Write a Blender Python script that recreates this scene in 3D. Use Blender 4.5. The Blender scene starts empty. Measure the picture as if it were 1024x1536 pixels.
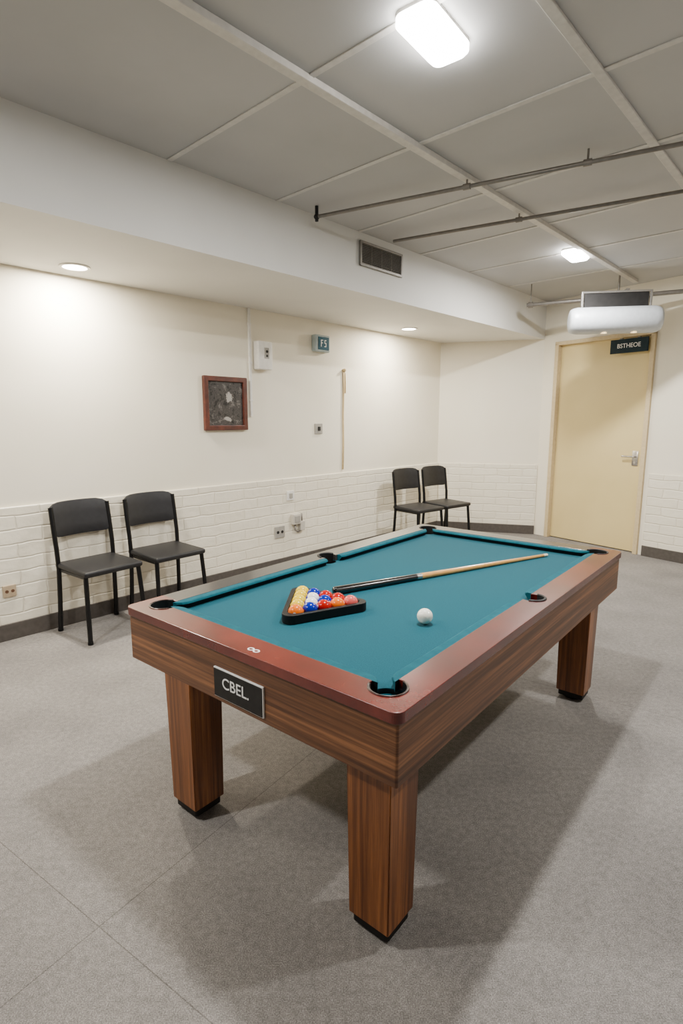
import bpy, bmesh, math, random
from mathutils import Vector, Matrix
random.seed(3)
scene = bpy.context.scene
COL = scene.collection
U = Vector((.679, .734, 0)).normalized()
N = Vector((.734, -.679, 0)).normalized()
ANG_L = math.atan2(U.y, U.x)
def W(s, n, z=0): return U*s + N*n + Vector((0, 0, z))

# ------------------------------------------------ materials
def lin(c):
    return tuple(((v/255)/12.92 if v/255 <= .04045 else ((v/255+.055)/1.055)**2.4) for v in c)+(1,)
class M:
    def __init__(s, name, col=(128,128,128), rough=.5, metal=0, spec=.5, coat=0):
        s.m = bpy.data.materials.new(name); s.m.use_nodes = True
        s.nt = s.m.node_tree; s.b = s.nt.nodes['Principled BSDF']
        s.b.inputs['Base Color'].default_value = lin(col)
        s.b.inputs['Roughness'].default_value = rough
        s.b.inputs['Metallic'].default_value = metal
        s.b.inputs['Specular IOR Level'].default_value = spec
        s.b.inputs['Coat Weight'].default_value = coat
        s.b.inputs['Coat Roughness'].default_value = .15
    def n(s, t, **k):
        nd = s.nt.nodes.new(t)
        for a, v in k.items(): setattr(nd, a, v)
        return nd
    def l(s, a, b): s.nt.links.new(a, b)
    def coords(s, scale=(1,1,1), rot=(0,0,0), loc=(0,0,0)):
        tc = s.n('ShaderNodeTexCoord'); mp = s.n('ShaderNodeMapping')
        mp.inputs['Scale'].default_value = scale; mp.inputs['Rotation'].default_value = rot
        mp.inputs['Location'].default_value = loc
        s.l(tc.outputs['Object'], mp.inputs['Vector']); return mp.outputs['Vector']
    def noise(s, vec, scale, detail=3, rough=.5):
        nd = s.n('ShaderNodeTexNoise'); nd.inputs['Scale'].default_value = scale
        nd.inputs['Detail'].default_value = detail; nd.inputs['Roughness'].default_value = rough
        s.l(vec, nd.inputs['Vector']); return nd.outputs['Fac']
    def ramp(s, fac, stops):
        r = s.n('ShaderNodeValToRGB'); e = r.color_ramp.elements
        while len(e) < len(stops): e.new(.5)
        for i, (p, c) in enumerate(stops):
            e[i].position = p; e[i].color = lin(c)
        s.l(fac, r.inputs['Fac']); return r.outputs['Color']
    def math(s, op, a, b=None):
        m = s.n('ShaderNodeMath', operation=op)
        for i, v in enumerate((a, b)):
            if v is None: continue
            if isinstance(v, (int, float)): m.inputs[i].default_value = v
            else: s.l(v, m.inputs[i])
        return m.outputs[0]
    def mix(s, a, b, fac, mode='MIX'):
        m = s.n('ShaderNodeMix', data_type='RGBA', blend_type=mode)
        if isinstance(fac, (int, float)): m.inputs[0].default_value = fac
        else: s.l(fac, m.inputs[0])
        for v, i in ((a, 6), (b, 7)):
            if isinstance(v, tuple): m.inputs[i].default_value = lin(v)
            else: s.l(v, m.inputs[i])
        return m.outputs[2]
    def bump(s, h, strength=.3, dist=.01):
        b = s.n('ShaderNodeBump'); b.inputs['Strength'].default_value = strength
        b.inputs['Distance'].default_value = dist
        s.l(h, b.inputs['Height']); s.l(b.outputs['Normal'], s.b.inputs['Normal'])
    def color(s, c): s.l(c, s.b.inputs['Base Color'])

def simple(name, col, rough=.5, metal=0, var=6, coat=0, scale=30, spec=.5):
    m = M(name, col, rough, metal, spec, coat)
    v = m.coords(); f = m.noise(v, scale)
    a = tuple(max(0, c-var) for c in col); b = tuple(min(255, c+var) for c in col)
    m.color(m.ramp(f, [(.3, a), (.7, b)])); return m.m
def emis(name, col, strength):
    m = M(name, col, .4); m.b.inputs['Emission Color'].default_value = lin(col)
    m.b.inputs['Emission Strength'].default_value = strength; return m.m

m = M('wall_paint', (236,230,214), .6)
v = m.coords(); m.color(m.ramp(m.noise(v, 1.2, 4), [(.3, (236,228,207)), (.7, (242,235,217))])); m.bump(m.noise(v, 90, 3), .08, .004)
MAT_WALL = m.m
MAT_WALLD = simple('bounce_cut_wall', (132,129,125), .7, scale=2)  # colour of the unseen walls, darkened to cut bounced light
m = M('soffit_paint', (225,220,208), .6)
v = m.coords(); m.color(m.ramp(m.noise(v, 1.5, 3), [(.3, (214,212,206)), (.7, (222,220,214))])); m.bump(m.noise(v, 90, 3), .05, .004)
MAT_SOFFIT = m.m
m = M('painted_block', (230,222,204), .36)
tc = m.n('ShaderNodeTexCoord'); sx = m.n('ShaderNodeSeparateXYZ'); cx = m.n('ShaderNodeCombineXYZ')
m.l(tc.outputs['Object'], sx.inputs[0]); m.l(sx.outputs['X'], cx.inputs['X']); m.l(sx.outputs['Z'], cx.inputs['Y'])
wob = m.noise(cx.outputs[0], 6, 3)
vadd = m.n('ShaderNodeVectorMath', operation='MULTIPLY_ADD')
cw = m.n('ShaderNodeCombineXYZ'); m.l(wob, cw.inputs['X']); m.l(wob, cw.inputs['Y'])
m.l(cw.outputs[0], vadd.inputs[0]); vadd.inputs[1].default_value = (.035,.035,0); m.l(cx.outputs[0], vadd.inputs[2])
bt = m.n('ShaderNodeTexBrick'); m.l(vadd.outputs[0], bt.inputs['Vector'])
bt.inputs['Scale'].default_value = 1; bt.inputs['Brick Width'].default_value = .33; bt.inputs['Row Height'].default_value = .1
bt.inputs['Mortar Size'].default_value = .009; bt.inputs['Mortar Smooth'].default_value = 1
bt.inputs['Color1'].default_value = lin((238,231,212)); bt.inputs['Color2'].default_value = lin((234,226,206)); bt.inputs['Mortar'].default_value = lin((228,219,198))
m.color(bt.outputs['Color'])
iv = m.math('SUBTRACT', 1, bt.outputs['Fac'])
nz = m.noise(cx.outputs[0], 12, 5)
ad = m.n('ShaderNodeMath', operation='MULTIPLY_ADD'); m.l(nz, ad.inputs[0]); ad.inputs[1].default_value = 1.3; m.l(iv, ad.inputs[2])
m.bump(ad.outputs[0], .5, .009)
MAT_BRICK = m.m
m = M('carpet', (140,130,120), .95, spec=.1)
v = m.coords(rot=(0,0,math.radians(33.9)), loc=(1.445,1.594,0))
bt = m.n('ShaderNodeTexBrick'); m.l(v, bt.inputs['Vector']); bt.inputs['Scale'].default_value = 1; bt.offset = 0
bt.inputs['Brick Width'].default_value = 2.4; bt.inputs['Row Height'].default_value = 2.4; bt.inputs['Mortar Size'].default_value = .002
bt.inputs['Mortar Smooth'].default_value = .3
bt.inputs['Color1'].default_value = (1,1,1,1); bt.inputs['Color2'].default_value = (.94,.94,.94,1); bt.inputs['Mortar'].default_value = (.62,.61,.6,1)
v2 = m.coords()
base = m.ramp(m.noise(v2, 260, 3, .7), [(.3, (110,106,102)), (.52, (151,146,141)), (.72, (192,187,181))])
blot = m.ramp(m.noise(v2, 2.2, 5), [(.3, (225,225,225)), (.7, (255,255,254))])
mid = m.ramp(m.noise(v2, 45, 3), [(.3, (224,224,224)), (.7, (255,255,255))])
c = m.mix(base, blot, 1.0, 'MULTIPLY'); c = m.mix(c, mid, 1.0, 'MULTIPLY'); c = m.mix(c, bt.outputs['Color'], 1.0, 'MULTIPLY')
m.color(c); m.bump(m.noise(v2, 240, 2), .45, .005)
MAT_CARPET = m.m
m = M('ceiling_board', (172,166,154), .8)
v = m.coords(); m.color(m.ramp(m.noise(v, 1.1, 5), [(.3, (177,177,175)), (.7, (192,191,189))])); m.bump(m.noise(v, 60, 3), .05, .004)
MAT_CEIL = m.m
MAT_BATTEN = simple('batten_paint', (208,204,196), .6)
MAT_SEAM = simple('seam_strip', (206,203,197), .7)
MAT_BASE = simple('baseboard_rubber', (78,72,67), .6)

def wood(name, dark, light, scale=(2,2,45), rough=.38, coat=.25, blot=.4):
    m = M(name, dark, rough, coat=coat)
    v = m.coords(scale=scale)
    f = m.noise(v, 1.3, 7, .7)
    f2 = m.noise(v, blot, 2)
    midc = tuple((a+b)//2 for a, b in zip(dark, light))
    c = m.ramp(f, [(.32, dark), (.5, midc), (.66, light)])
    c2 = m.ramp(f2, [(.38, (195,188,182)), (.62, (255,255,255))])
    m.color(m.mix(c, c2, 1.0, 'MULTIPLY')); m.bump(f, .08, .002)
    return m
MAT_APRON = wood('walnut_apron', (78,46,26), (158,106,66), scale=(1.1,1.1,60), rough=.45, coat=.1).m
MAT_LEG = wood('walnut_leg', (92,50,22), (180,114,60), scale=(45,45,1.0), coat=.1).m
mr = wood('mahogany_rail', (96,26,18), (128,44,32), scale=(5,5,5), rough=.26, coat=.5)
tc = mr.n('ShaderNodeTexCoord'); sp = mr.n('ShaderNodeSeparateXYZ'); mr.l(tc.outputs['Object'], sp.inputs[0])
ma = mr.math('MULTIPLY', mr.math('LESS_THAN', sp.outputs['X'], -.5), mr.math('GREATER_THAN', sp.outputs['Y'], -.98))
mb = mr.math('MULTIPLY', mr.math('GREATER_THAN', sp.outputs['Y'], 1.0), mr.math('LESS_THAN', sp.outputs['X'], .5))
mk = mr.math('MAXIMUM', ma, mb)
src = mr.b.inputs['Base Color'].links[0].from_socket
mr.color(mr.mix(src, (58,56,54), mk)); MAT_RAIL = mr.m  # grey wall reflection painted into the left and far rails
MAT_UNDER = wood('dark_under_frame', (54,32,22), (86,54,36)).m
m = M('teal_cloth', (22,98,108), .9, spec=.15); v = m.coords()
m.color(m.ramp(m.noise(v, 320, 2), [(.3, (2,66,80)), (.7, (10,88,102))])); m.b.inputs['Sheen Weight'].default_value = .06
MAT_CLOTH = m.m
MAT_CUSH = simple('teal_cushion_cloth', (10,82,95), .85, spec=.2)
MAT_CUSH_SHADE = simple('cushion_face_shade', (5,20,25), .8, spec=.2, var=3)  # shadow under the cushion nose, painted into the inner face
MAT_BLACK = simple('black_plastic', (16,15,15), .55, var=3, spec=.3)
MAT_BLACKM = simple('black_metal', (20,20,21), .35, .4, var=3)
MAT_SEAT = simple('black_vinyl', (22,22,25), .5, var=4)
MAT_POCKET = simple('black_leather', (12,11,11), .5, var=3)
MAT_RIM = simple('pocket_rim', (60,36,30), .3, .3, coat=.5)
MAT_WHITE = simple('white_plastic', (232,229,222), .4)
MAT_WHITEP = simple('white_print', (240,240,238), .5, var=2)
MAT_GREYM = simple('galvanised_metal', (128,123,116), .4, .5)
MAT_VENT = simple('vent_metal', (138,133,126), .45, .3)
MAT_LOUV = simple('louver_metal', (104,100,94), .5, .3)
MAT_STEEL = simple('brushed_steel', (195,192,188), .25, .9)
MAT_DOOR = simple('cream_door_paint', (216,195,138), .45, scale=2, var=4)
MAT_FRAME = simple('door_frame_paint', (204,184,144), .5)
MAT_DARKSIGN = simple('dark_teal_sign', (8,34,44), .5, var=3, spec=.2)
MAT_OUTLET = simple('outlet_grey', (160,156,148), .4)
MAT_OUTB = simple('outlet_tan', (176,156,128), .5)
MAT_BROWN = simple('outlet_brown', (92,62,42), .5)
MAT_CORD = simple('beige_cord', (214,190,142), .6)
MAT_PICF = wood('picture_wood', (70,28,18), (116,56,36), scale=(8,8,8), coat=.3).m
MAT_SLOT = simple('dark_slot', (22,20,19), .7)
MAT_IVORY = simple('ivory_resin', (255,250,236), .12, coat=.8, var=2)
MAT_TUBE = emis('light_diffuser', (255,252,248), 50)
MAT_SPOTLENS = emis('downlight_lens', (255,246,230), 30)
MAT_WARM = emis('small_warm_lens', (255,225,170), 1.5)

# ------------------------------------------------ mesh helpers
def finish(name, bm, mats, parent=None, loc=(0,0,0), rot=(0,0,0), smooth=False, label=None, autos=None):
    bmesh.ops.recalc_face_normals(bm, faces=bm.faces)
    me = bpy.data.meshes.new(name); bm.to_mesh(me); bm.free()
    if not isinstance(mats, (list, tuple)): mats = [mats]
    for x in mats: me.materials.append(x)
    if smooth:
        for p in me.polygons: p.use_smooth = True
        if autos:
            try: me.set_sharp_from_angle(angle=math.radians(autos))
            except Exception: pass
    o = bpy.data.objects.new(name, me); COL.objects.link(o)
    o.location = loc; o.rotation_euler = rot
    if parent: o.parent = parent
    if label: o['label'] = label
    return o
def root(name, label, cat, loc=(0,0,0), rz=0, rot=None, group=None):
    o = bpy.data.objects.new(name, None); o.empty_display_size = .1; COL.objects.link(o)
    o.location = loc; o.rotation_euler = rot if rot else (0, 0, rz)
    o['label'] = label; o['category'] = cat
    if group: o['group'] = group
    return o
def merge(bm, t, mi=0):
    for f in t.faces: f.material_index = mi
    me = bpy.data.meshes.new('t'); t.to_mesh(me); t.free(); bm.from_mesh(me); bpy.data.meshes.remove(me)
def box(bm, c, s, bev=0, mi=0, seg=2, mat=None):
    t = bmesh.new(); bmesh.ops.create_cube(t, size=1)
    bmesh.ops.scale(t, vec=s, verts=t.verts)
    if bev: bmesh.ops.bevel(t, geom=t.edges[:], offset=bev, segments=seg, affect='EDGES', profile=.5)
    if mat is not None: t.transform(mat)
    bmesh.ops.translate(t, vec=c, verts=t.verts)
    merge(bm, t, mi)
def cyl(bm, p0, p1, r0, r1=None, seg=20, mi=0, cap=True):
    p0 = Vector(p0); p1 = Vector(p1); d = p1-p0; r1 = r0 if r1 is None else r1
    t = bmesh.new(); bmesh.ops.create_cone(t, cap_ends=cap, segments=seg, radius1=r0, radius2=r1, depth=d.length)
    q = d.to_track_quat('Z', 'Y').to_matrix().to_4x4()
    t.transform(Matrix.Translation((p0+p1)/2) @ q); merge(bm, t, mi)
def sphere(bm, c, r, mi=0, u=20, v=12, sc=(1,1,1)):
    t = bmesh.new(); bmesh.ops.create_uvsphere(t, u_segments=u, v_segments=v, radius=r)
    bmesh.ops.scale(t, vec=sc, verts=t.verts); bmesh.ops.translate(t, vec=c, verts=t.verts); merge(bm, t, mi)
def tube(bm, pts, r, seg=12, mi=0):
    pts = [Vector(p) for p in pts]; t = bmesh.new(); rings = []
    for i, p in enumerate(pts):
        d = (pts[min(i+1, len(pts)-1)]-pts[max(i-1, 0)]).normalized()
        up = Vector((1,0,0)) if abs(d.x) < .8 else Vector((0,1,0))
        a = d.cross(up).normalized(); b = d.cross(a).normalized()
        if rings and a.dot(pa) < 0: a = -a; b = -b
        pa = a
        rings.append([t.verts.new(p + (a*math.cos(k*2*math.pi/seg)+b*math.sin(k*2*math.pi/seg))*r) for k in range(seg)])
    for x, y in zip(rings, rings[1:]):
        for k in range(seg): t.faces.new((x[k], x[(k+1)%seg], y[(k+1)%seg], y[k]))
    t.faces.new(rings[0]); t.faces.new(rings[-1]); merge(bm, t, mi)
def prism(bm, poly, z0, z1, mi=0):
    t = bmesh.new()
    a = [t.verts.new((p[0], p[1], z0)) for p in poly]; b = [t.verts.new((p[0], p[1], z1)) for p in poly]
    t.faces.new(a); t.faces.new(b)
    for i in range(len(a)):
        j = (i+1) % len(a); t.faces.new((a[i], a[j], b[j], b[i]))
    bmesh.ops.recalc_face_normals(t, faces=t.faces); merge(bm, t, mi)
def ring_prism(bm, outer, inner, z0, z1, mi=0):
    t = bmesh.new(); n = len(outer)
    L = [[t.verts.new((p[0], p[1], z)) for p in q] for q, z in ((outer, z0), (outer, z1), (inner, z1), (inner, z0))]
    for a, b in ((0,1),(1,2),(2,3),(3,0)):
        for i in range(n):
            j = (i+1) % n; t.faces.new((L[a][i], L[a][j], L[b][j], L[b][i]))
    merge(bm, t, mi)
def rrect(hx, hy, r, seg=8):
    out = []
    for cx_, cy_, a0 in ((hx-r, hy-r, 0), (-hx+r, hy-r, 90), (-hx+r, -hy+r, 180), (hx-r, -hy+r, 270)):
        for k in range(seg+1):
            a = math.radians(a0+90*k/seg); out.append((cx_+r*math.cos(a), cy_+r*math.sin(a)))
    return out
def text(name, s, size, mat, parent, loc, rot, ext=.001, sx=1, bold=.012):
    cu = bpy.data.curves.new(name, 'FONT'); cu.body = s; cu.size = size; cu.extrude = ext
    cu.align_x = 'CENTER'; cu.align_y = 'CENTER'; cu.offset = size*bold
    t = bpy.data.objects.new('tmp', cu); COL.objects.link(t)
    dg = bpy.context.evaluated_depsgraph_get(); me = bpy.data.meshes.new_from_object(t.evaluated_get(dg))
    bpy.data.objects.remove(t); me.name = name; me.materials.clear(); me.materials.append(mat)
    o = bpy.data.objects.new(name, me); COL.objects.link(o); o.parent = parent; o.location = loc; o.rotation_euler = rot
    o.scale = (sx, 1, 1)
    return o
def boolean(o, cutters):
    for c in cutters:
        md = o.modifiers.new('b', 'BOOLEAN'); md.operation = 'DIFFERENCE'; md.object = c; md.solver = 'EXACT'
    bpy.context.view_layer.update()
    dg = bpy.context.evaluated_depsgraph_get(); me = bpy.data.meshes.new_from_object(o.evaluated_get(dg))
    o.modifiers.clear(); o.data = me

# ------------------------------------------------ room shell
HC = 3.02; HS = 2.56
E = Vector((2.62, 7.40, 0))
L0 = W(-2.2, -4.282)
C = W(6.609, -4.282)
D = Vector((.575, -.818, 0)).normalized()
nE = E.dot(N)
R1 = E + D*((2.0-nE)/D.dot(N))
R0 = W(-2.2, 2.0)
def wallbox(name, A, B, z0=0, z1=HC, holes=None, mat=None):
    d = B-A; L = d.length; bm = bmesh.new()
    if holes:
        x0, x1, zt = holes
        box(bm, (x0/2, .06, (z0+z1)/2), (x0, .12, z1-z0)); box(bm, ((x1+L)/2, .06, (z0+z1)/2), (L-x1, .12, z1-z0))
        box(bm, ((x0+x1)/2, .06, (zt+z1)/2), (x1-x0, .12, z1-zt))
    else: box(bm, (L/2, .06, (z0+z1)/2), (L, .12, z1-z0))
    o = finish(name, bm, mat or MAT_WALL, loc=A, rot=(0, 0, math.atan2(d.y, d.x))); o['kind'] = 'structure'; return o
def panels(side, A, B, spans):
    d = B-A; a = math.atan2(d.y, d.x)
    bm = bmesh.new()
    for x0, x1 in spans:
        t = bmesh.new(); box(t, ((x0+x1)/2, -.009, .47), (x1-x0, .018, .95), .008, seg=3); merge(bm, t)
    o = finish('wall_wainscot_'+side, bm, MAT_BRICK, loc=A, rot=(0,0,a)); o['kind'] = 'structure'
    bm = bmesh.new()
    for x0, x1 in spans: box(bm, ((x0+x1)/2, -.025, .06), (x1-x0, .014, .12), .004)
    o = finish('baseboard_'+side, bm, MAT_BASE, loc=A, rot=(0,0,a)); o['kind'] = 'structure'
wallbox('wall_left', L0, C); wallbox('wall_alcove', C, E)
wallbox('wall_back', E, R1, holes=(.19, 1.40, 2.50)); wallbox('wall_right', R1, R0, mat=MAT_WALLD); wallbox('wall_rear', R0, L0, mat=MAT_WALLD)
panels('left', L0, C, [(0, (C-L0).length)]); panels('alcove', C, E, [(0.02, (E-C).length)])
panels('back', E, R1, [(1.46, (R1-E).length)]); 
def quad(name, z0, z1, mat):
    bm = bmesh.new(); pts = [W(-2.4,-4.5), W(7.9,-4.5), W(7.9,2.2), W(-2.4,2.2)]
    prism(bm, [(p.x, p.y) for p in pts], z0, z1); o = finish(name, bm, mat); o['kind'] = 'structure'
quad('floor', -.1, 0, MAT_CARPET); quad('ceiling', HC, HC+.1, MAT_CEIL)
bm = bmesh.new(); B0 = W(-2.2, -3.092)
prism(bm, [(p.x, p.y) for p in (L0, C, E, B0)], HS, HC)
o = finish('wall_bulkhead', bm, MAT_SOFFIT); o['kind'] = 'structure'
ti = 1
def batten(A, B, w, h, mat=MAT_BATTEN):
    global ti
    d = B-A; bm = bmesh.new(); box(bm, (d.length/2, 0, HC-h/2), (d.length, w, h), min(.003, h*.3))
    o = finish('trim_%d' % ti, bm, mat, loc=A, rot=(0,0,math.atan2(d.y, d.x))); o['kind'] = 'structure'; ti += 1
batten(W(-2.2,-1.94), W(6.75,-1.94), .05, .03)
batten(W(-2.2,-.99), W(6.2,-.99), .045, .012, MAT_SEAM)
batten(W(-2.2,.1), W(5.2,.1), .04, .008, MAT_SEAM); batten(W(-2.2,1.1), W(4.6,1.1), .04, .008, MAT_SEAM)
for s in (1.88,2.7,3.55,4.4,5.25,6.1):
    x1 = 2.0 if s < 4.2 else 1.6-(s-4.4)*1.2
    batten(W(s,-3.09), W(s,x1), .032, .006, MAT_SEAM)

# door
da = math.atan2(D.y, D.x)
bm = bmesh.new(); box(bm, (.795, .055, 1.235), (1.13, .04, 2.45), .004)
door = finish('door_1', bm, MAT_DOOR, loc=E, rot=(0,0,da)); door['kind'] = 'structure'
bm = bmesh.new()
box(bm, (.205, .03, 1.24), (.05, .13, 2.48), .004); box(bm, (1.385, .03, 1.24), (.05, .13, 2.48), .004); box(bm, (.795, .03, 2.48), (1.23, .13, .045), .004)
o = finish('trim_door', bm, MAT_FRAME, loc=E, rot=(0,0,da)); o['kind'] = 'structure'
bm = bmesh.new(); box(bm, (0,-.004,0), (.07,.008,.17), .003); cyl(bm, (0,0,.02), (0,-.055,.02), .012)
cyl(bm, (.01,-.05,.02), (-.13,-.05,.02), .01); sphere(bm, (-.13,-.05,.02), .01)
cyl(bm, (0,0,-.05), (0,-.014,-.05), .014)
dh = finish('door_handle', bm, MAT_STEEL, parent=door, loc=(1.27,.034,1.1), smooth=True, autos=40, label='steel lever door handle')

def wr(x, z, y=0):
    return E + D*x + Vector((D.y*-1, D.x, 0))*y + Vector((0,0,z))
sg = root('door_sign', 'dark teal rectangular sign with pale lettering above the door', 'sign', wr(1.14, 2.36, -.06), da)
bm = bmesh.new(); box(bm, (0,0,0), (.43,.016,.155), .004); finish('sign_plate', bm, MAT_DARKSIGN, sg)
for x in (-.1,.1):
    bm = bmesh.new(); box(bm, (x,.02,.06), (.03,.03,.06)); finish('bracket', bm, MAT_GREYM, sg)
text('lettering', 'BSTHEOE', .068, MAT_WHITEP, sg, (0,-.0095,0), (math.pi/2,0,0), sx=.95, bold=0)

# ------------------------------------------------ wall items on the long wall
def onwall(s, z, off=0): return W(s, -4.282+off, z)
pf = root('picture_frame', 'small brown wooden frame holding a dark monochrome print', 'picture', onwall(3.055,1.685,.002), ANG_L)
bm = bmesh.new()
for sx_ in (-1,1): box(bm, (sx_*.212,-.02,0), (.045,.036,.48), .006)
for sz_ in (-1,1): box(bm, (0,-.0201,sz_*.217), (.47,.036,.045), .006)
finish('frame', bm, MAT_PICF, pf)
m = M('monochrome_print', (60,60,60), .35); v = m.coords()
wp = m.n('ShaderNodeTexNoise'); wp.inputs['Scale'].default_value = 6; m.l(v, wp.inputs['Vector'])
wadd = m.n('ShaderNodeVectorMath', operation='MULTIPLY_ADD'); m.l(wp.outputs['Color'], wadd.inputs[0]); wadd.inputs[1].default_value = (.12,.12,.12); m.l(v, wadd.inputs[2])
d1 = m.ramp(m.noise(wadd.outputs[0], 16, 9, .8), [(.44, (24,22,21)), (.49, (84,79,76)), (.53, (34,31,30)), (.60, (110,105,101))])
mp3 = m.n('ShaderNodeMapping'); mp3.inputs['Scale'].default_value = (12,1,9); mp3.inputs['Location'].default_value = (-1.2,0,-1.1); m.l(wadd.outputs[0], mp3.inputs['Vector'])
gr = m.n('ShaderNodeTexGradient', gradient_type='SPHERICAL'); m.l(mp3.outputs[0], gr.inputs[0])
mp4 = m.n('ShaderNodeMapping'); mp4.inputs['Scale'].default_value = (15,1,18); mp4.inputs['Location'].default_value = (-1.1,0,1.3); m.l(wadd.outputs[0], mp4.inputs['Vector'])
g2 = m.n('ShaderNodeTexGradient', gradient_type='SPHERICAL'); m.l(mp4.outputs[0], g2.inputs[0])
nn = m.noise(wadd.outputs[0], 40, 6, .8)
mk = m.math('MULTIPLY', m.math('GREATER_THAN', m.math('MULTIPLY', m.math('ADD', gr.outputs['Fac'], g2.outputs['Fac']), nn), .27), .65)
m.color(m.mix(d1, (196,190,182), mk)); MAT_PRINT = m.m
bm = bmesh.new(); box(bm, (0,-.012,0), (.40,.012,.41)); finish('print', bm, MAT_PRINT, pf)

bm = bmesh.new(); box(bm, (0,-.012,(HS-1.57)/2), (.025,.022,HS-1.57), .004)
for z in (.15,.5,.85): box(bm, (0,-.013,z), (.035,.025,.02), .003)
o = finish('cable_conduit', bm, MAT_WHITE, loc=onwall(3.35,1.57), rot=(0,0,ANG_L)); o['label'] = 'thin white cable conduit running down the wall'; o['category'] = 'conduit'
ds = root('wall_dispenser', 'white plastic box unit mounted high on the wall', 'dispenser', onwall(3.48,2.14), ANG_L)
bm = bmesh.new(); box(bm, (0,-.045,0), (.17,.09,.26), .012); finish('body', bm, MAT_WHITE, ds, smooth=True, autos=40)
bm = bmesh.new(); box(bm, (.01,-.093,.02), (.055,.006,.10), .002); finish('window', bm, MAT_OUTLET, ds)
bm = bmesh.new(); cyl(bm, (.01,-.095,.035), (.01,-.099,.035), .013); box(bm, (.01,-.097,-.005), (.02,.004,.02)); finish('button', bm, MAT_SLOT, ds)
bx = root('wall_panel', 'small grey-blue square sign box with white pictogram', 'sign', onwall(4.277,2.327), ANG_L)
bm = bmesh.new(); box(bm, (0,-.03,0), (.22,.06,.17), .012); finish('housing', bm, simple('grey_blue_plastic',(160,174,176),.4), bx)
bm = bmesh.new(); box(bm, (0.01,-.062,0), (.16,.006,.13), .003); finish('display', bm, simple('blue_display',(16,78,98),.4,spec=.2), bx)
bm = bmesh.new()
box(bm, (-.03,-.066,0), (.010,.002,.07)); box(bm, (-.014,-.066,.031), (.024,.002,.009)); box(bm, (-.017,-.066,.004), (.02,.002,.009))
box(bm, (.032,-.066,.031), (.026,.002,.009)); box(bm, (.023,-.066,.017), (.009,.002,.025)); box(bm, (.032,-.066,.003), (.026,.002,.009)); box(bm, (.041,-.066,-.015), (.009,.002,.03)); box(bm, (.031,-.066,-.031), (.026,.002,.009))
finish('pictogram', bm, MAT_WHITEP, bx)
def outlet(name, label, cat, s, z, w, h, off, mat, kind=0, smat=None):
    r = root(name, label, cat, onwall(s,z,off), ANG_L)
    bm = bmesh.new(); box(bm, (0,-.007,0), (w,.014,h), .004); finish('cover_plate', bm, mat, r)
    if kind == 0:
        bm = bmesh.new(); box(bm, (0,-.018,0), (w*.3,.012,h*.4), .003); finish('rocker', bm, MAT_SLOT, r)
    elif kind == 2:
        bm = bmesh.new(); box(bm, (0,-.018,0), (w*.4,.012,h*.5), .003); finish('rocker', bm, MAT_OUTLET, r)
    elif kind == 1:
        for k in (-1,1):
            bm = bmesh.new(); cyl(bm, (k*w*.22,-.012,0), (k*w*.22,-.017,0), h*.13); finish('socket', bm, smat or MAT_SLOT, r)
    return r
outlet('light_switch', 'small grey light switch on the wall', 'light switch', 4.258,1.444,.11,.11,0,MAT_OUTLET)
outlet('wall_outlet', 'small cream outlet plate on the painted block wall', 'outlet', 3.82,.763,.10,.10,.018,MAT_WHITE,2)
outlet('wall_outlet', 'grey double outlet plate on the painted block wall', 'outlet', 3.666,.40,.13,.12,.018,MAT_OUTLET,1)
outlet('wall_outlet', 'small tan outlet plate with brown sockets low on the wall', 'outlet', 1.165,.355,.085,.085,.018,MAT_OUTB,1,MAT_BROWN)
jb = root('junction_box', 'grey metal junction box with conduit fittings on the block wall', 'electrical box', onwall(3.909,.47,.018), ANG_L)
bm = bmesh.new(); box(bm, (-.03,-.025,.04), (.11,.05,.11), .008); box(bm, (.055,-.02,-.04), (.07,.04,.10), .006); finish('body', bm, simple('box_grey',(196,190,178),.4), jb)
bm = bmesh.new(); box(bm, (-.03,-.053,.04), (.07,.008,.07), .003); finish('cover', bm, MAT_OUTLET, jb)
bm = bmesh.new(); tube(bm, [(-.04,-.02,-.02),(-.04,-.022,-.08),(.0,-.022,-.10),(.04,-.022,-.09)], .010); tube(bm, [(.055,-.02,.0),(.055,-.02,.09)], .010); finish('conduit_fitting', bm, MAT_GREYM, jb, smooth=True)
cd = root('hanging_cable', 'thin beige cord hanging from a hook on the wall', 'cable', onwall(4.65,.98), ANG_L)
bm = bmesh.new(); tube(bm, [(-.01,-.012,0),(.0,-.012,.3),(-.006,-.012,.6),(.004,-.012,.9),(0,-.014,1.1),(.02,-.014,1.06),(.028,-.012,.95),(.025,-.012,.85)], .009)
finish('cord', bm, MAT_CORD, cd, smooth=True)
bm = bmesh.new(); cyl(bm, (0,0,1.1), (0,-.03,1.1), .014); sphere(bm, (0,-.03,1.1), .018); finish('hook', bm, MAT_CORD, cd, smooth=True)

# vent on bulkhead
vt = root('air_vent', 'grey metal louvred air vent on the white bulkhead', 'vent', W(3.83,-3.092,2.86), ANG_L)
bm = bmesh.new()
box(bm, (0,-.008,.085), (.56,.016,.02), .002); box(bm, (0,-.008,-.085), (.56,.016,.02), .002)
box(bm, (.27,-.008,0), (.02,.0161,.19), .002); box(bm, (-.27,-.008,0), (.02,.0161,.19), .002); finish('frame', bm, MAT_VENT, vt)
bm = bmesh.new(); box(bm, (0,-.002,0), (.52,.003,.15)); finish('back_panel', bm, MAT_SLOT, vt)
bm = bmesh.new()
for k in range(12): box(bm, (0,-.009,-.068+k*.0124), (.52,.009,.0034), mat=Matrix.Rotation(math.radians(28),4,'X'))
for k in (-1,0,1): box(bm, (k*.13,-.007,0), (.003,.006,.15))
finish('louvers', bm, MAT_LOUV, vt)

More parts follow.
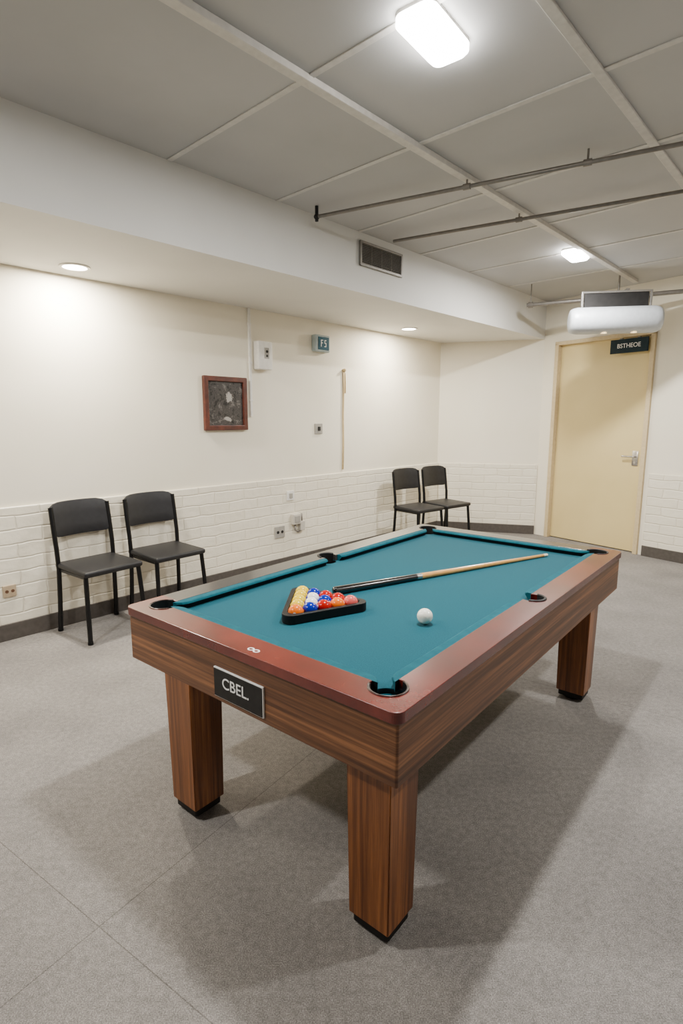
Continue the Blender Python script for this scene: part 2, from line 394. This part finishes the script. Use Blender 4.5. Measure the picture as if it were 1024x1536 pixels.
# ------------------------------------------------ lights
def ceil_light(P, rz, label, power, col=(1,.98,.95)):
    r = root('ceiling_light', label, 'ceiling light', P, rz, group='ceiling light panels')
    bm = bmesh.new(); prism(bm, rrect(.082,.165,.04), -.015, .0); finish('housing', bm, MAT_WHITE, r)
    bm = bmesh.new(); t = bmesh.new(); prism(t, rrect(.084,.167,.045), -.05, -.015)
    bmesh.ops.remove_doubles(t, verts=t.verts, dist=1e-5)
    bmesh.ops.bevel(t, geom=[e for e in t.edges if all(v.co.z < -.04 for v in e.verts)], offset=.012, segments=3, affect='EDGES')
    merge(bm, t); finish('diffuser', bm, MAT_TUBE, r, smooth=True, autos=50)
    ld = bpy.data.lights.new('lamp_emitter', 'AREA'); ld.shape = 'RECTANGLE'; ld.size = .10; ld.size_y = .18; ld.energy = power; ld.color = col
    lo = bpy.data.objects.new('lamp_emitter', ld); COL.objects.link(lo); lo.parent = r; lo.location = (0,0,-.054)
    return r
rz = -math.radians(38)
ceil_light((.351,2.387,HC), rz, 'bright rounded rectangular light panel glowing on the ceiling', 74)
ceil_light((2.09,5.26,HC), rz, 'small bright rectangular light panel glowing on the ceiling', 85)
ceil_light(W(-.6,-2.4,HC), rz, 'added unseen fill light in a ceiling panel housing', 68)  # out-of-view fixture added to brighten the floor at left
ceil_light(W(3.2,.5,HC), rz, 'added unseen fill light in a ceiling panel housing', 62)  # out-of-view fixture added as fill from the right
def down(P, power):
    r = root('recessed_downlight', 'round recessed downlight glowing in the white soffit', 'downlight', P, group='soffit downlights')
    bm = bmesh.new(); cs = [(math.cos(a*math.pi/18), math.sin(a*math.pi/18)) for a in range(36)]
    ring_prism(bm, [(x*.098,y*.098) for x,y in cs], [(x*.078,y*.078) for x,y in cs], -.008, 0); finish('trim_ring', bm, MAT_WHITE, r)
    bm = bmesh.new(); cyl(bm, (0,0,-.005), (0,0,0), .079, seg=36); finish('lens', bm, MAT_SPOTLENS, r)
    ld = bpy.data.lights.new('lamp_emitter', 'AREA'); ld.shape = 'DISK'; ld.size = .11; ld.energy = power; ld.color = (1,.92,.79)
    lo = bpy.data.objects.new('lamp_emitter', ld); COL.objects.link(lo); lo.parent = r; lo.location = (0,0,-.012)
down((-1.796,3.95,HS), 60); down((.766,6.55,HS), 44); down(W(-.2,-3.95,HS), 22)

# ------------------------------------------------ pipes
def pipe(label, A, B, r, hangers, elbow=False):
    A = Vector(A); B = Vector(B); d = B-A; rt = root('ceiling_pipe', label, 'pipe', A, math.atan2(d.y, d.x), group='pipes under the ceiling'); L = d.length
    bm = bmesh.new(); cyl(bm, (0,0,0), (L,0,0), r, seg=16)
    finish('tube', bm, MAT_GREYM, rt, smooth=True, autos=50)
    for h in hangers:
        bm = bmesh.new(); cyl(bm, (h,0,r), (h,0,HC-A.z), .006, seg=8); cyl(bm, (h-.022,0,0), (h+.022,0,0), r*1.5, seg=16)
        finish('hanger', bm, MAT_GREYM, rt, smooth=True, autos=50)
    if elbow:
        bm = bmesh.new(); cyl(bm, (0,0,-.03), (0,0,HC-A.z), .012, seg=12); sphere(bm, (0,0,0), r*1.7); finish('riser', bm, MAT_SLOT, rt, smooth=True, autos=50)
k = 1.0606
pipe('slim grey metal pipe hung below the ceiling with black riser', (-.164*k,3.942*k,2.95), ((-.164+1.826*1.4)*k,(3.942-.99*1.4)*k,2.95), .012, [1.07,1.75], True)
k = 1.0526
pipe('grey metal pipe hung below the ceiling near the batten crossing', (.395*k,4.49*k,2.95), ((.395+1.63*1.5)*k,(4.49-.937*1.5)*k,2.95), .012, [.98])
pipe('thick grey pipe crossing under the ceiling near the door', (2.07,6.48,2.8), (2.07+1.33*1.8,6.48-.69*1.8,2.8), .022, [.04,1.9])

# hanging fixture near the door
hf = root('hanging_fixture', 'white cylindrical fixture with dark panel above, hung from ceiling', 'hanging fixture', (2.74,5.80,2.525), -math.radians(10))
bm = bmesh.new(); t = bmesh.new()
prof = [(-.435,.05),(-.434,.08),(-.425,.108),(-.40,.122),(-.36,.13),(.36,.13),(.40,.122),(.425,.108),(.434,.08),(.435,.05)]
rings = [[t.verts.new((x, r*math.cos(k*math.pi/16), r*math.sin(k*math.pi/16))) for k in range(32)] for x, r in prof]
for a, b in zip(rings, rings[1:]):
    for k in range(32): t.faces.new((a[k], a[(k+1)%32], b[(k+1)%32], b[k]))
t.faces.new(rings[0]); t.faces.new(rings[-1]); merge(bm, t)
finish('housing', bm, simple('satin_white_shell',(200,205,210),.45,.1), hf, smooth=True, autos=60)
for x in (-.1,.18):
    bm = bmesh.new(); cyl(bm, (x,-.03,-.130), (x,-.03,-.11), .028); finish('lens', bm, MAT_WARM, hf)
bm = bmesh.new(); box(bm, (0,0,.19), (.60,.03,.14), .004); finish('dark_panel', bm, MAT_SLOT, hf, label='dark rectangular panel')
bm = bmesh.new(); box(bm, (0,0,.27), (.66,.05,.02), .003); box(bm, (-.32,0,.18), (.02,.05,.17), .003); box(bm, (.32,0,.18), (.02,.05,.17), .003)
finish('bracket', bm, MAT_STEEL, hf)
bm = bmesh.new(); box(bm, (.1,.14,.29), (.03,.32,.015)); cyl(bm, (.1,.3,.28), (.1,.3,HC-2.525), .010)
finish('support_arm', bm, MAT_GREYM, hf)

# ------------------------------------------------ chairs
def make_chair(loc, rz, label):
    r = root('chair', label, 'chair', loc, rz, group='black chairs along the wall')
    bm = bmesh.new(); box(bm, (0,.0,.50), (.445,.43,.040), .016, seg=4)
    for vv in bm.verts:
        if vv.co.z > .51: vv.co.z -= .010*(1-(abs(vv.co.x)/.2225)**2)*(1-(abs(vv.co.y)/.215)**2)
        if vv.co.y > .15: vv.co.z -= .008
    box(bm, (0,.0,.472), (.38,.36,.020), .004)
    finish('seat', bm, MAT_SEAT, r, smooth=True, autos=50)
    bm = bmesh.new(); nx = 12; t = bmesh.new(); g = []
    for side in (0, 1):
        rows = []
        for j in range(7):
            z = .70+.24*j/6; row = []
            for i in range(nx+1):
                f = i/nx*2-1; wd = .222+.006*math.sin(j/6*math.pi)
                edge = 1 if (0 < i < nx and 0 < j < 6) else .5
                y = (-.195-.035*(j/6)-.045*(1-f*f)) + (.017*edge if side else -.017*edge)
                zz = z + (.012*(1-f**4) if j == 6 else 0)
                if j in (0,6) and i in (0,nx): zz += .018 if j == 0 else -.026
                if j in (0,6) and i in (1,nx-1): zz += .003 if j == 0 else -.006
                row.append(t.verts.new((f*wd, y, zz)))
            rows.append(row)
        g.append(rows)
    for rows in g:
        for j in range(6):
            for i in range(nx): t.faces.new((rows[j][i], rows[j][i+1], rows[j+1][i+1], rows[j+1][i]))
    for j in range(6):
        for i in (0, nx): t.faces.new((g[0][j][i], g[0][j+1][i], g[1][j+1][i], g[1][j][i]))
    for i in range(nx):
        for j in (0, 6): t.faces.new((g[0][j][i], g[0][j][i+1], g[1][j][i+1], g[1][j][i]))
    merge(bm, t); finish('backrest', bm, MAT_SEAT, r, smooth=True, autos=60)
    for sx_ in (-1, 1):
        bm = bmesh.new(); tube(bm, [(sx_*.22,.215,0),(sx_*.21,.196,.25),(sx_*.2,.178,.485)], .0165)
        cyl(bm, (sx_*.22,.215,0), (sx_*.22,.215,.02), .019); finish('leg', bm, MAT_BLACKM, r, smooth=True, autos=60)
        bm = bmesh.new(); tube(bm, [(sx_*.222,-.21,0),(sx_*.216,-.19,.25),(sx_*.212,-.178,.47),(sx_*.214,-.185,.62),(sx_*.215,-.207,.78),(sx_*.214,-.226,.92)], .0165)
        cyl(bm, (sx_*.222,-.21,0), (sx_*.222,-.21,.02), .019); finish('leg', bm, MAT_BLACKM, r, smooth=True, autos=60)
        bm = bmesh.new(); box(bm, (sx_*.203,0,.466), (.018,.37,.02), .003); finish('side_rail', bm, MAT_BLACKM, r)
    return r
CH = math.atan2(-N.x, N.y)
lab = 'black chair with vinyl seat and metal legs against the wall'
make_chair(W(1.69,-3.985), CH+math.radians(5), lab); make_chair(W(2.24,-3.99), CH+math.radians(2), lab)
make_chair(W(5.45,-3.78), CH-math.radians(8), 'black chair with metal legs standing near the room corner')
make_chair(W(5.97,-3.72), CH-math.radians(8), 'black chair with metal legs standing near the room corner')

# ------------------------------------------------ pool table
TC = Vector((.367,2.626,0)); TA = -math.radians(39.4)
T = root('pool_table', 'walnut pool table with teal cloth and chunky square legs', 'pool table', TC, TA)
HX, HY, ZT, ZB = .665, 1.155, .80, .766
cors = [(sx_*.555, sy_*1.045) for sx_ in (-1,1) for sy_ in (-1,1)]
sides = [(-.578,0),(.578,0)]
def prad(x, y):
    if abs(y) < .1: return .050
    return .058
cutters = []
for x, y in cors+sides:
    bm = bmesh.new(); cyl(bm, (x,y,.64), (x,y,.9), prad(x,y), seg=40)
    c_ = finish('cut', bm, MAT_BLACK, loc=(0,0,0)); cutters.append(c_)
bm = bmesh.new(); ring_prism(bm, rrect(HX-.010,HY-.010,.008), rrect(HX-.065,HY-.065,.008), .58, .766)
ap = finish('apron', bm, MAT_APRON)
bm = bmesh.new(); ring_prism(bm, rrect(HX,HY,.03), rrect(.552,1.042,.004), .766, ZT)
rf = finish('rail_frame', bm, MAT_RAIL)
bm = bmesh.new(); prism(bm, rrect(.598,1.088,.005), .735, ZB)
pl = finish('playing_surface', bm, MAT_CLOTH)
for o_ in (ap, rf, pl): boolean(o_, cutters); o_.parent = T
md = rf.modifiers.new('bev', 'BEVEL'); md.width = .006; md.segments = 3; md.limit_method = 'ANGLE'; md.angle_limit = math.radians(50)
for c_ in cutters: bpy.data.objects.remove(c_)
rf['label'] = 'glossy mahogany top rail'; pl['label'] = 'teal cloth playing surface'
bm = bmesh.new(); ring_prism(bm, rrect(.60,1.09,.005), rrect(.56,1.05,.005), .535, .58); finish('under_frame', bm, MAT_UNDER, T)
bm = bmesh.new(); box(bm, (0,0,.59), (1.18,2.16,.015)); finish('bottom_panel', bm, MAT_UNDER, T)

def cushion(path, inward):
    bm = bmesh.new(); rows = []
    for (a, b) in path:
        A = Vector(a+(0,)); B = Vector(b+(0,)); d = (B-A); d = d.normalized() if d.length > 1e-6 else Vector(inward+(0,))
        prof = [A+Vector((0,0,ZT-.001)), B-d*.012+Vector((0,0,ZT-.001)), B-d*.004+Vector((0,0,ZT-.004)), B+Vector((0,0,ZT-.011)), B-d*.016+Vector((0,0,ZB+.0005)), A+Vector((0,0,ZB+.0005))]
        rows.append([bm.verts.new(p) for p in prof])
    for r0, r1 in zip(rows, rows[1:]):
        for j in range(6):
            f = bm.faces.new((r0[j], r0[(j+1)%6], r1[(j+1)%6], r1[j]))
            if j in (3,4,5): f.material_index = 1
    bm.faces.new(rows[0]); bm.faces.new(rows[-1])
    finish('cushion', bm, [MAT_CUSH, MAT_CUSH_SHADE], T)
for sy_ in (-1,1):
    a = [((-.516,1.042),(-.507,1.028)), ((-.504,1.042),(-.489,1.010)), ((-.490,1.042),(-.468,1.004)), ((-.47,1.042),(-.445,1.003))]
    pth = [((p[0],sy_*p[1]),(q[0],sy_*q[1])) for p,q in a] + [((-p[0],sy_*p[1]),(-q[0],sy_*q[1])) for p,q in reversed(a)]
    cushion(pth, (0,-sy_))
    for sx_ in (-1,1):
        a = [((.552,1.006),(.538,.997)), ((.552,.994),(.522,.979)), ((.552,.980),(.515,.958)), ((.552,.96),(.513,.935)),
             ((.552,.073),(.513,.083)), ((.552,.064),(.515,.070)), ((.552,.056),(.522,.058))]
        cushion([((sx_*p[0],sy_*p[1]),(sx_*q[0],sy_*q[1])) for p,q in a], (-sx_,0))
for x, y in cors+sides:
    corner = abs(y) > .1; r = prad(x,y)-.001
    near = corner and y < 0
    ang = math.atan2(y, x) if not corner else math.atan2(math.copysign(1,y), math.copysign(1,x))
    half = math.radians(118 if corner else 88)
    zc = .742 if near else .70
    bm = bmesh.new(); cyl(bm, (x,y,zc+.005), (x,y,.763), r, seg=36, cap=False)
    cyl(bm, (x,y,zc), (x,y,zc+.006), r, seg=36)
    k = 24; t = bmesh.new(); prev = None
    for i in range(k+1):
        a = ang-half+2*half*i/k; dx, dy = math.cos(a), math.sin(a)
        q = [t.verts.new((x+dx*rr, y+dy*rr, zz)) for rr, zz in ((r,.75),(r,.801),(r-.004,.801),(r-.004,.75))]
        if prev:
            for j in range(4): t.faces.new((prev[j], prev[(j+1)%4], q[(j+1)%4], q[j]))
        prev = q
    merge(bm, t); pk = finish('pocket', bm, MAT_POCKET, T)
    if near:
        bm = bmesh.new(); cyl(bm, (x,y,zc+.006), (x,y,zc+.009), r-.002, seg=36); finish('pocket_lining', bm, MAT_CLOTH, pk, label='teal cloth pocket lining')
    bm = bmesh.new(); tube(bm, [(x+math.cos(ang-half+2*half*i/k)*(r+.001), y+math.sin(ang-half+2*half*i/k)*(r+.001), .8005) for i in range(k+1)], .003 if corner else .006, 8)
    finish('pocket_rim', bm, MAT_RIM if near else MAT_POCKET, pk, smooth=True)
def leg(cx_, cy_):
    bm = bmesh.new(); t = bmesh.new(); bmesh.ops.create_cube(t, size=1)
    for vv in t.verts:
        k = 1.0 if vv.co.z > 0 else .92
        vv.co.x *= .16*k; vv.co.y *= .15*k; vv.co.z = .045 if vv.co.z < 0 else .585
    bmesh.ops.bevel(t, geom=t.edges[:], offset=.003, segments=2, affect='EDGES'); merge(bm, t)
    lg = finish('leg', bm, MAT_LEG, T, loc=(cx_, cy_, 0))
    bm = bmesh.new(); cyl(bm, (0,0,0), (0,0,.016), .05, .052, seg=28)
    t = bmesh.new(); prism(t, rrect(.066,.061,.012), .016, .045); merge(bm, t)
    finish('foot', bm, MAT_BLACK, lg, label='black rubber levelling foot')
leg(.53,-1.03); leg(-.345,-1.068); leg(.54,.835); leg(-.345,.835)
npl = finish('name_plate', (lambda b: (box(b, (0,0,0), (.25,.008,.108), .002), b)[1])(bmesh.new()), MAT_WHITEP, T, loc=(.022,-HY+.007,.652), label='black name plate with white border and lettering')
bm = bmesh.new(); box(bm, (0,-.0045,0), (.242,.003,.1)); finish('plate_face', bm, MAT_SLOT, npl)
text('lettering', 'CBEL.', .056, MAT_WHITEP, npl, (-.008,-.0068,.006), (math.pi/2,0,0), ext=.0006, bold=.004)
bm = bmesh.new()
for k in (-1,1):
    cs = [(k*.013+math.cos(a*math.pi/10)*.013, math.sin(a*math.pi/10)*.011) for a in range(20)]
    ci = [(k*.013+math.cos(a*math.pi/10)*.008, math.sin(a*math.pi/10)*.006) for a in range(20)]
    ring_prism(bm, cs, ci, 0, .001)
finish('rail_emblem', bm, MAT_WHITEP, T, loc=(.07,-1.118,ZT), label='small white ring emblem')

# rack and balls
RC = Vector((-.105,2.21,0)); BR = .0308; zb = ZB+BR+.0005
rk_ang = math.radians(-2)
def tri(rad, r):
    out = []
    for k in range(3):
        a = math.radians(120*k); cxx, cyy = rad*math.cos(a), rad*math.sin(a)
        for j in range(-6, 7):
            b = a+math.radians(10*j); out.append((cxx+r*math.cos(b), cyy+r*math.sin(b)))
    return out
side = 4*BR*2.005; crad = side/math.sqrt(3)
rk = root('ball_rack', 'black plastic triangle rack resting on the teal cloth', 'ball rack', (RC.x,RC.y,ZB), rk_ang)
bm = bmesh.new(); ring_prism(bm, tri(crad+.026,.039), tri(crad+.002,BR+.0012), .0005, .038)
rb = finish('frame', bm, MAT_BLACK, rk); md = rb.modifiers.new('bev','BEVEL'); md.width = .003; md.segments = 2; md.limit_method = 'ANGLE'
def ballmat(name, col, stripe):
    m = M(name, col, .2, coat=0, spec=.3)
    tc = m.n('ShaderNodeTexCoord'); sp = m.n('ShaderNodeSeparateXYZ'); m.l(tc.outputs['Object'], sp.inputs[0])
    ab = m.math('ABSOLUTE', sp.outputs['Z'])
    gt = m.math('GREATER_THAN', ab, BR*(.6 if stripe else .975))
    m.color(m.mix(col, (245,242,232), gt)); return m.m
cols = {'yellow':(235,196,0),'orange':(236,110,0),'blue':(0,28,150),'red':(176,4,2),'pink':(214,90,84)}
rows = [['pink'],['red','orange'],['red','blue','red'],['blue','blue*','blue*','blue'],['yellow','yellow','yellow','yellow','orange']]
mats = {}
bmb = bmesh.new(); sphere(bmb, (0,0,0), BR, u=32, v=20); BM = bpy.data.meshes.new('ball_mesh'); bmb.to_mesh(BM); bmb.free()
for p in BM.polygons: p.use_smooth = True
Rm = Matrix.Rotation(rk_ang, 3, 'Z'); pitch = BR*2.005
for i, row in enumerate(rows):
    for j, cname in enumerate(row):
        key = cname
        if key not in mats: mats[key] = ballmat('ball_'+key.replace('*','_stripe'), cols[cname.strip('*')], '*' in cname)
        p = Rm @ Vector((crad - i*pitch*math.sqrt(3)/2, (i/2-j)*pitch, 0))
        me = BM.copy(); me.materials.append(mats[key])
        o = bpy.data.objects.new('pool_ball', me); COL.objects.link(o); o.location = (RC.x+p.x, RC.y+p.y, zb)
        o.rotation_euler = (random.uniform(.6,1.0), random.uniform(-.3,.3), random.uniform(-.6,.6)) if '*' in cname else (random.uniform(1.2,1.9), random.uniform(-.3,.3), random.uniform(0,6))
        o['label'] = ('white ball with %s stripe' if '*' in cname else 'glossy %s pool ball') % cname.strip('*') + ' inside the black rack'
        o['category'] = 'pool ball'; o['group'] = 'pool balls in the rack'
me = BM.copy(); me.materials.append(MAT_IVORY); o = bpy.data.objects.new('cue_ball', me); COL.objects.link(o); o.location = (.322,2.042,zb)
o['label'] = 'ivory white cue ball resting on the teal cloth'; o['category'] = 'pool ball'
# cue
P0 = Vector((-.03,2.40,ZB+.0195)); P1 = Vector((1.186,3.11,ZB+.0088)); dd = P1-P0; Lq = dd.length
cue = root('cue_stick', 'wooden pool cue with black butt lying on teal cloth', 'pool cue', P0)
cue.rotation_euler = dd.to_track_quat('X','Z').to_euler()
def rr(x): return .0188+(.008-.0188)*x/Lq
bm = bmesh.new(); cyl(bm, (0,0,0), (.46,0,0), rr(0), rr(.46), seg=24); sphere(bm, (0,0,0), rr(0), sc=(.6,1,1)); finish('butt', bm, simple('black_lacquer',(20,14,12),.18,coat=.8,var=3), cue, smooth=True, autos=50)
bm = bmesh.new(); cyl(bm, (.46,0,0), (.49,0,0), rr(.46)+.0002, rr(.49)+.0002, seg=24); finish('collar', bm, MAT_STEEL, cue, smooth=True, autos=50)
bm = bmesh.new(); cyl(bm, (.49,0,0), (Lq-.03,0,0), rr(.49), rr(Lq-.03), seg=24); finish('shaft', bm, simple('maple_shaft',(214,156,84),.2,coat=.8), cue, smooth=True, autos=50)
bm = bmesh.new(); cyl(bm, (Lq-.03,0,0), (Lq,0,0), rr(Lq-.03)+.0002, rr(Lq), seg=24); finish('tip', bm, simple('pale_tip',(225,215,190),.5), cue, smooth=True, autos=50)

# ------------------------------------------------ world + camera
w = bpy.data.worlds.new('room_world'); scene.world = w; w.use_nodes = True
w.node_tree.nodes['Background'].inputs[0].default_value = (.9,.85,.78,1); w.node_tree.nodes['Background'].inputs[1].default_value = .3
cd_ = bpy.data.cameras.new('camera'); cam = bpy.data.objects.new('camera', cd_); COL.objects.link(cam)
cd_.sensor_fit = 'VERTICAL'; cd_.sensor_height = 36; cd_.lens = 830/1536*36; cd_.clip_start = .02
cam.location = (0,0,1.55); cam.rotation_euler = (math.radians(90-9.57),0,0)
scene.camera = cam
